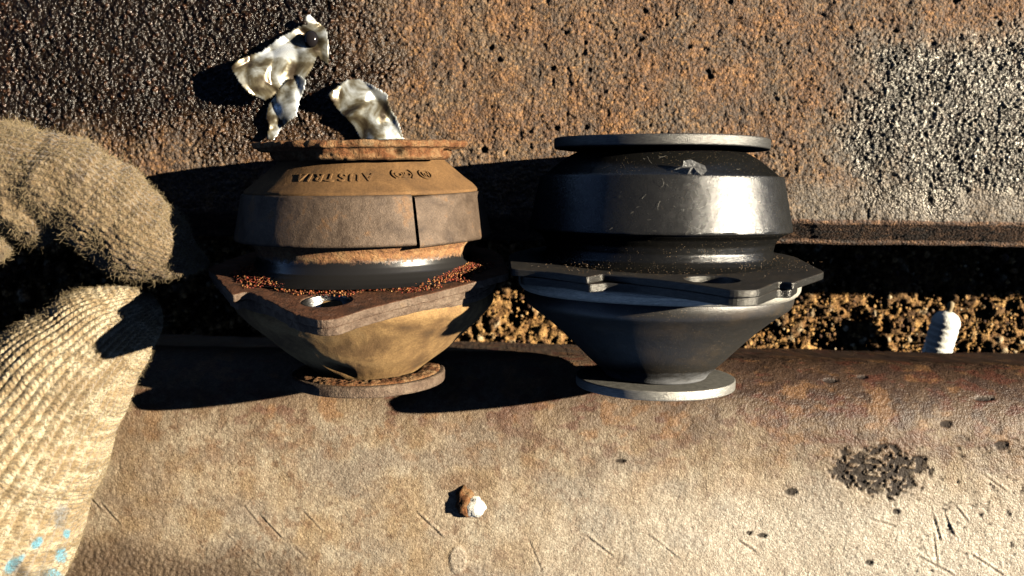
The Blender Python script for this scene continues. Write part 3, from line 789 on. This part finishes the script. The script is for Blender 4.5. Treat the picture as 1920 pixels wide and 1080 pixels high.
foil('curled_sheet', PC, lambda x, y: 5+17*np.abs(np.sin((x*.8-y*.55-380)/26.))+8*ridge(x, y, 60, 25)+5*np.abs(np.sin((x*.3+y*.9)/15.))+14*sst(640, 615, x), (eC, cC), zb, 33)

# ------------------------------------------------------------------ crusty lump on the beam
zl = BZ-8
cL = pt(884, 945, zl); eL = empty('crusty_lump', cL); tag(eL, 'small half white, half rusty crusty lump stuck on the beam', 'lump')
def lump(name, c_, s_, mat, seed, amp=.35):
    V = IV3.copy(); n_ = fbm(V[:, 0]*2.2+seed+V[:, 2], V[:, 1]*2.2+seed*2-V[:, 2], seed, 4)+.0; n2 = fbm(V[:, 0]*7+seed+3*V[:, 2], V[:, 1]*7-3*V[:, 2], seed+3, 2)
    V = V*(1+amp*2*(n_-.5)+amp*.9*(n2-.5))[:, None]*np.array(s_)+np.array(c_)
    return from_np(name, V, IF3, mat, eL, smooth=False)
mwh = M('white crust'); mwh.set(base=(.85, .82, .74), rough=.7); mwh.bump(mwh.noise(25, 4), 3)
lump('rusty_side', (-14, 8, 6), (19, 27, 17), MAT_RUST, 3, .5)
lump('white_crust', (9, -3, 8), (21, 21, 17), mwh.m, 6, .4)

# ------------------------------------------------------------------ lint and a clear film flake on the new mount
def strands(name, roots, dirs, lens, rad, mat, parent=None, segs=4, curl=.5, off=(0, 0, 0)):
    n_ = len(roots); d = dirs/np.linalg.norm(dirs, axis=1)[:, None]
    pts = [roots]; cur = roots.copy()
    ax = rng.normal(size=(n_, 3)); ax /= np.linalg.norm(ax, axis=1)[:, None]
    for k in range(segs):
        d = d+curl*np.cross(ax, d)+.18*rng.normal(size=(n_, 3)); d /= np.linalg.norm(d, axis=1)[:, None]
        cur = cur+d*(lens/segs)[:, None]; pts.append(cur)
    P_ = np.stack(pts, 1)                                  # n, segs+1, 3
    tg = np.gradient(P_, axis=1); tg /= np.linalg.norm(tg, axis=2)[..., None]+1e-9
    u = np.cross(tg, ax[:, None, :]); u /= np.linalg.norm(u, axis=2)[..., None]+1e-9; v = np.cross(tg, u)
    tp = np.linspace(1, .45, segs+1)[None, :, None]
    rings = [P_+rad*tp*(math.cos(a)*u+math.sin(a)*v) for a in (0, 2.094, 4.189)]
    V = np.stack(rings, 2).reshape(-1, 3)-np.array(off)
    b = (np.arange(n_)*(segs+1)*3)[:, None, None, None]+(np.arange(segs)*3)[None, :, None, None]
    q = np.array([[0, 1, 4, 3], [1, 2, 5, 4], [2, 0, 3, 5]])[None, None]
    return from_np(name, V, (b+q).reshape(-1, 4), mat, parent)
ml = M('pale lint'); ml.set(base=(.34, .32, .28), rough=.6); MAT_LINT = ml.m
roots = []; dr = []
def onN(px_, py_, r_):
    a = R(N.phi(px_, r_, py_)); p = N.mat @ Vector((r_*math.sin(a), N.T(py_), r_*math.cos(a))); return p, N.mat.to_3x3() @ Vector((math.cos(a), 0, -math.sin(a)))
for k in range(30):
    pxx = random.uniform(1120, 1420); band_ = random.random() < .6
    if band_: pyy = random.uniform(340, 428); r_ = 222+(pyy-331)*.18+2
    else: pyy = random.uniform(300, 330); r_ = 178+(pyy-300)*1.25+2
    p, tn = onN(pxx, pyy, r_); roots.append(p[:]); dr.append((tn*random.choice((-1, 1))+Vector((0, random.uniform(-1, 1), 0)))[:])
lint = strands('lint', np.array(roots), np.array(dr), rng.uniform(5, 18, len(roots)), .22, MAT_LINT, segs=6, curl=.12)
tag(lint, 'fine pale lint fibres clinging to the black mount', 'lint', kind='stuff')
p, tn = onN(1300, 322, 206)
ef = empty('film_flake', p); tag(ef, 'torn flake of clear film resting on the black mount above its band', 'film flake')
mfl = M('clear film'); mfl.set(base=(.22, .22, .22), rough=.2, spec=.8, Alpha=.75); mfl.bump(mfl.noise(18, 3), 3)
bm = bmesh.new()
pf = [(-34, -2, 8), (-20, 4, 14), (-18, 12, 15), (-8, 14, 17), (2, 10, 15), (16, 4, 16), (20, -4, 14), (12, -12, 12), (2, -6, 18), (-4, -14, 13), (-12, -10, 12), (-8, 0, 19), (-22, 0, 12)]
vs = [bm.verts.new((x*K, y*K, z*K)) for x, y, z in pf]; ctr = bm.verts.new((-2*K, 2*K, 13*K))
for i in range(len(vs)): bm.faces.new((vs[i], vs[(i+1) % len(vs)], ctr))
me = bpy.data.meshes.new('film_flake'); bm.to_mesh(me); bm.free()
o = link('film_sheet', me, mfl.m, ef, smooth=False); md = o.modifiers.new('thick', 'SOLIDIFY'); md.thickness = .8*K

# ------------------------------------------------------------------ gloved hand
# finger chains: (px, py, z, r) in picture columns/rows at their own depth
CH = {
 'index': [(-260, 350, 20, 110), (-120, 338, 35, 104), (20, 322, 52, 86), (130, 342, 66, 82), (200, 390, 66, 80), (256, 440, 52, 78), (303, 466, 40, 58), (338, 480, 34, 34), (378, 492, 26, 11)],
 'middle': [(-200, 380, -40, 100), (-5, 360, 62, 70), (50, 384, 70, 60), (70, 416, 62, 44)],
 'ring': [(-200, 440, -60, 100), (-60, 415, 60, 74), (-28, 446, 60, 50)],
 'thumb': [(-330, 1230, 20, 260), (-190, 1120, 30, 250), (-72, 965, 38, 208), (30, 830, 40, 160), (112, 715, 34, 124), (180, 640, 22, 94), (225, 608, 10, 66), (252, 596, 2, 44)],
 'palm': [(-420, 400, -40, 180), (-460, 700, -60, 260), (-380, 1100, -20, 300)],
}
caps = []
for nm, ch in CH.items():
    pr = [(Vector(pt(a, b, z)), r_*(F-z)/F) for a, b, z, r_ in ch]
    s0 = 0
    for (p, r0), (q, r1) in zip(pr[:-1], pr[1:]):
        caps.append((nm, np.array(p), np.array(q), r0, r1, s0)); s0 += (q-p).length
def capsdf(P_, c_):
    _, a, b, r0, r1, _s = c_
    ab = b-a; t = np.clip(((P_-a)@ab)/(ab@ab), 0, 1)
    return np.linalg.norm(P_-a-t[..., None]*ab, axis=-1)-(r0+(r1-r0)*t), t
def sdf(P_):
    per = {}
    for c_ in caps:
        d, _t = capsdf(P_, c_)
        if c_[0] in per:
            k = 14.; o_ = per[c_[0]]; h_ = np.clip(.5+.5*(o_-d)/k, 0, 1); per[c_[0]] = o_*(1-h_)+d*h_-k*h_*(1-h_)
        else: per[c_[0]] = d
    out = None
    for v in per.values():
        if out is None: out = v
        else:
            k = 7.; h_ = np.clip(.5+.5*(out-v)/k, 0, 1); out = out*(1-h_)+v*h_-k*h_*(1-h_)
    return out
GS = 3.2
gx = np.arange(-1360, -540, GS); gy = np.arange(-640, 340, GS); gz = np.arange(-260, 300, GS)
shape = (len(gx), len(gy), len(gz))
Fld = np.empty(shape, np.float32)
for i in range(0, len(gx), 16):
    G = np.stack(np.meshgrid(gx[i:i+16], gy, gz, indexing='ij'), -1)
    Fld[i:i+16] = sdf(G)
# the wrist leaves the picture: cut the field closed at the box
Fld[0] = np.maximum(Fld[0], 1); Fld[:, 0] = np.maximum(Fld[:, 0], 1); Fld[:, :, 0] = np.maximum(Fld[:, :, 0], 1); Fld[:, :, -1] = np.maximum(Fld[:, :, -1], 1)
sgn = Fld < 0
# surface nets
c8 = [(i, j, k) for i in (0, 1) for j in (0, 1) for k in (0, 1)]
cnt = sum(sgn[i:shape[0]-1+i, j:shape[1]-1+j, k:shape[2]-1+k].astype(np.int8) for i, j, k in c8)
act = (cnt > 0) & (cnt < 8)
idx = np.full(act.shape, -1, np.int64); idx[act] = np.arange(act.sum())
ci = np.argwhere(act)
acc = np.zeros((len(ci), 3)); nn_ = np.zeros(len(ci))
for a in c8:
    for ax_ in range(3):
        if a[ax_] == 1: continue
        b = list(a); b[ax_] = 1
        fa = Fld[ci[:, 0]+a[0], ci[:, 1]+a[1], ci[:, 2]+a[2]]; fb = Fld[ci[:, 0]+b[0], ci[:, 1]+b[1], ci[:, 2]+b[2]]
        cr = (fa < 0) != (fb < 0); t = np.where(cr, fa/(fa-fb+1e-12), 0)
        pos = np.array(a, float)[None]+0*acc; pos[:, ax_] += t
        acc += pos*cr[:, None]; nn_ += cr
V = (ci+acc/nn_[:, None])*GS+np.array([gx[0], gy[0], gz[0]])
faces = []
for ax_ in range(3):
    sl0 = [slice(1, -1)]*3; sl0[ax_] = slice(0, -1)
    A0 = sgn[tuple(slice(1, -1) if k != ax_ else slice(0, -1) for k in range(3))]
    A1 = sgn[tuple(slice(1, -1) if k != ax_ else slice(1, None) for k in range(3))]
    e = np.argwhere(A0 != A1); up = A0[tuple(e.T)]
    g = e.copy()
    for k in range(3):
        if k != ax_: g[:, k] += 1
    u_, v_ = [(1, 2), (2, 0), (0, 1)][ax_]
    def cell(du, dv):
        q = g.copy(); q[:, u_] += du; q[:, v_] += dv; return idx[tuple(q.T)]
    q = np.stack([cell(-1, -1), cell(0, -1), cell(0, 0), cell(-1, 0)], -1)
    q[~up] = q[~up][:, ::-1]; faces.append(q)
faces = np.concatenate(faces); faces = faces[(faces >= 0).all(1)]
def grad(P_):
    e = 1.0; return np.stack([sdf(P_+np.eye(3)[k]*e)-sdf(P_-np.eye(3)[k]*e) for k in range(3)], -1)/(2*e)
interior = (V[:, 0] > gx[0]+4*GS) & (V[:, 1] > gy[0]+4*GS) & (V[:, 2] > gz[0]+4*GS)
for _ in range(2):
    Nn = grad(V); d = sdf(V); V = V-np.where(interior, d, 0)[:, None]*Nn
Nn = grad(V); Nn /= np.linalg.norm(Nn, axis=1)[:, None]+1e-9
# knit coordinates from nearest chain
best = np.full(len(V), 1e9); which = np.zeros(len(V)); info = []
names = list(CH)
for c_ in caps:
    d, t = capsdf(V, c_); info.append((d, t)); m_ = d < best
    best = np.where(m_, d, best); which = np.where(m_, names.index(c_[0]), which)
sw = np.zeros(len(V)); sD = np.zeros((len(V), 3)); sC = np.zeros((len(V), 3)); sW = np.zeros(len(V)); Rn = np.array([{'index': 84, 'thumb': 150, 'middle': 50, 'ring': 50, 'palm': 250}[k] for k in names])[which.astype(int)]
for c_, (d, t) in zip(caps, info):
    a, b = c_[1], c_[2]; ab = (b-a)/np.linalg.norm(b-a)
    wt = np.exp(-(d-best)/9.)*(which == names.index(c_[0]))+1e-12
    sw += wt; sD += wt[:, None]*ab; sC += wt[:, None]*(a+t[:, None]*(b-a)); sW += wt*(c_[5]+((V-a)@ab))
sD /= np.linalg.norm(sD, axis=1)[:, None]; sC /= sw[:, None]; W = sW/sw
e1 = np.cross(sD, [0, 0, 1.]); e1 /= np.linalg.norm(e1, axis=1)[:, None]; e2 = np.cross(sD, e1); rel = V-sC
U = np.arctan2((rel*e1).sum(1), -(rel*e2).sum(1))*Rn
isT = (which == names.index('thumb')) | (which == names.index('palm'))
per_u = np.where(isT, 19.0, 12.0)
big = fbm(V[:, 0]/60+V[:, 2]/50, V[:, 1]/60, 301, 3)-.5
wob_ = 3*(fbm(V[:, 0]/25, V[:, 1]/25+V[:, 2]/25, 303, 2)-.5)
uu = (U+wob_)/per_u; fr = np.abs(uu-np.floor(uu)-.5)*2                      # 0 centre of wale, 1 groove
phs = W/8.5+fr*.55
h_w = (1-fr**2.2)*5.6*np.where(isT, 1, .5); h_s = np.sin(2*math.pi*phs)*.8*(1-fr)*np.where(isT, 1, .6)
felt = (fbm(V[:, 0]/5+V[:, 2]/7, V[:, 1]/5-V[:, 2]/6, 305, 2)-.5)
Vd = V+Nn*(h_w+h_s+felt*np.where(isT, 2.2, 4.5)+(~isT)*8*(fbm(V[:, 0]/14, V[:, 1]/14+V[:, 2]/12, 306, 3)-.5)+np.where(isT, 8, 20)*big)[:, None]
px = 960+V[:, 0]*F/(F-V[:, 2]); py = 540-V[:, 1]*F/(F-V[:, 2])
cg = np.zeros((len(V), 3))+np.array((.40, .295, .165))
cg = mixc(cg, (.62, .52, .35), sst(.4, .65, fbm(V[:, 0]/9, V[:, 1]/9, 311)))
cg = mixc(cg, (.28, .20, .11), sst(.52, .7, fbm(V[:, 0]/30, V[:, 1]/30+V[:, 2]/40, 312))*np.where(isT, .45, .8))
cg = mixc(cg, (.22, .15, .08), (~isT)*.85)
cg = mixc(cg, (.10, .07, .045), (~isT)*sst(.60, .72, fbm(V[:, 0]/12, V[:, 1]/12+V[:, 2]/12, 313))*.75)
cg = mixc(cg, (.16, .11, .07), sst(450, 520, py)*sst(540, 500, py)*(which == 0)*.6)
for (ax_, ay_, rx, ry, an) in ((64, 1018, 7, 15, .7), (22, 1058, 9, 24, .8), (112, 1040, 11, 17, .4), (94, 1074, 14, 9, 0), (110, 965, 11, 24, .3), (122, 1000, 6, 9, 0)):
    dx_ = px-ax_; dy_ = py-ay_; u2 = dx_*math.cos(an)+dy_*math.sin(an); v2 = -dx_*math.sin(an)+dy_*math.cos(an)
    e = sst(1.25, .7, np.hypot(u2/rx, v2/ry)+.9*(fbm(px/8, py/8, 320, 2)-.5)); cg = mixc(cg, (.10, .42, .60), e*.8*(ay_ > 970)); 
    if ay_ <= 970: cg = mixc(cg, (.25, .26, .26), e*.8)
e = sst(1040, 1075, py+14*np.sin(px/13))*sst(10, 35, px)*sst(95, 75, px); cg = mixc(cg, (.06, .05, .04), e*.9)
mg = M('knitted cotton')
fu = mg.attr('knit_u'); fv = mg.attr('knit_v')
fr_ = mg.math('MULTIPLY', mg.math('ABSOLUTE', mg.math('SUBTRACT', mg.math('FRACT', fu), .5)), 2.0)
ph_ = mg.math('MULTIPLY_ADD', fr_, .55, fv)
st_ = mg.math('MULTIPLY', mg.math('ADD', mg.math('SINE', mg.math('MULTIPLY', ph_, 6.2832)), 1.0), mg.math('SUBTRACT', 1.0, fr_))
tw = mg.noise(30, 4, .7)
cc_ = mg.n('ShaderNodeMix', data_type='RGBA'); cc_.blend_type = 'MULTIPLY'; cc_.inputs[0].default_value = 1
mg.l(mg.attr('tint', False), cc_.inputs[6]); mg.l(mg.ramp(tw, [(.3, (.55, .5, .45)), (.62, (1.15, 1.15, 1.15))]), cc_.inputs[7])
mg.set(base=cc_.outputs[2], rough=.95, spec=.15, sheen=.3)
mg.bump(st_, 2.4, .8); mg.bump(mg.noise(38, 4, .75), 2.8)
# origin of the glove at the thumb tip's inner end
cG = np.array(pt(120, 620, 0)); eG = empty('gloved_hand', cG); tag(eG, 'hand in a fuzzy beige knitted work glove pinching the old mount by its flange', 'gloved hand')
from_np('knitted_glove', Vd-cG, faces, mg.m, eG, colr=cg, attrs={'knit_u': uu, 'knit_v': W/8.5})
# fuzz
vis = np.where((Nn[:, 2] > -.35) & (px > -60) & (py < 1120))[0]
wgt = np.where(isT[vis], .8, 1.0); wgt = wgt*(.4+1.2*sst(.4, .7, fbm(V[vis, 0]/20, V[vis, 1]/20, 330))); wgt /= wgt.sum()
ns = 38000
pk = rng.choice(vis, ns, p=wgt)
rt = Vd[pk]+rng.normal(size=(ns, 3))*1.0
dd = Nn[pk]*rng.uniform(.1, .9, ns)[:, None]+rng.normal(size=(ns, 3))*.9
ln = rng.gamma(2.0, 3.2, ns)+2; ln = np.where(isT[pk], ln*.75, ln)
mfz = M('cotton fuzz'); mfz.set(base=(.34, .26, .15), rough=.8, spec=.2)
fz = strands('fuzz', rt, dd, ln, .30, mfz.m, eG, segs=4, curl=.45, off=cG); fz['kind'] = 'stuff'
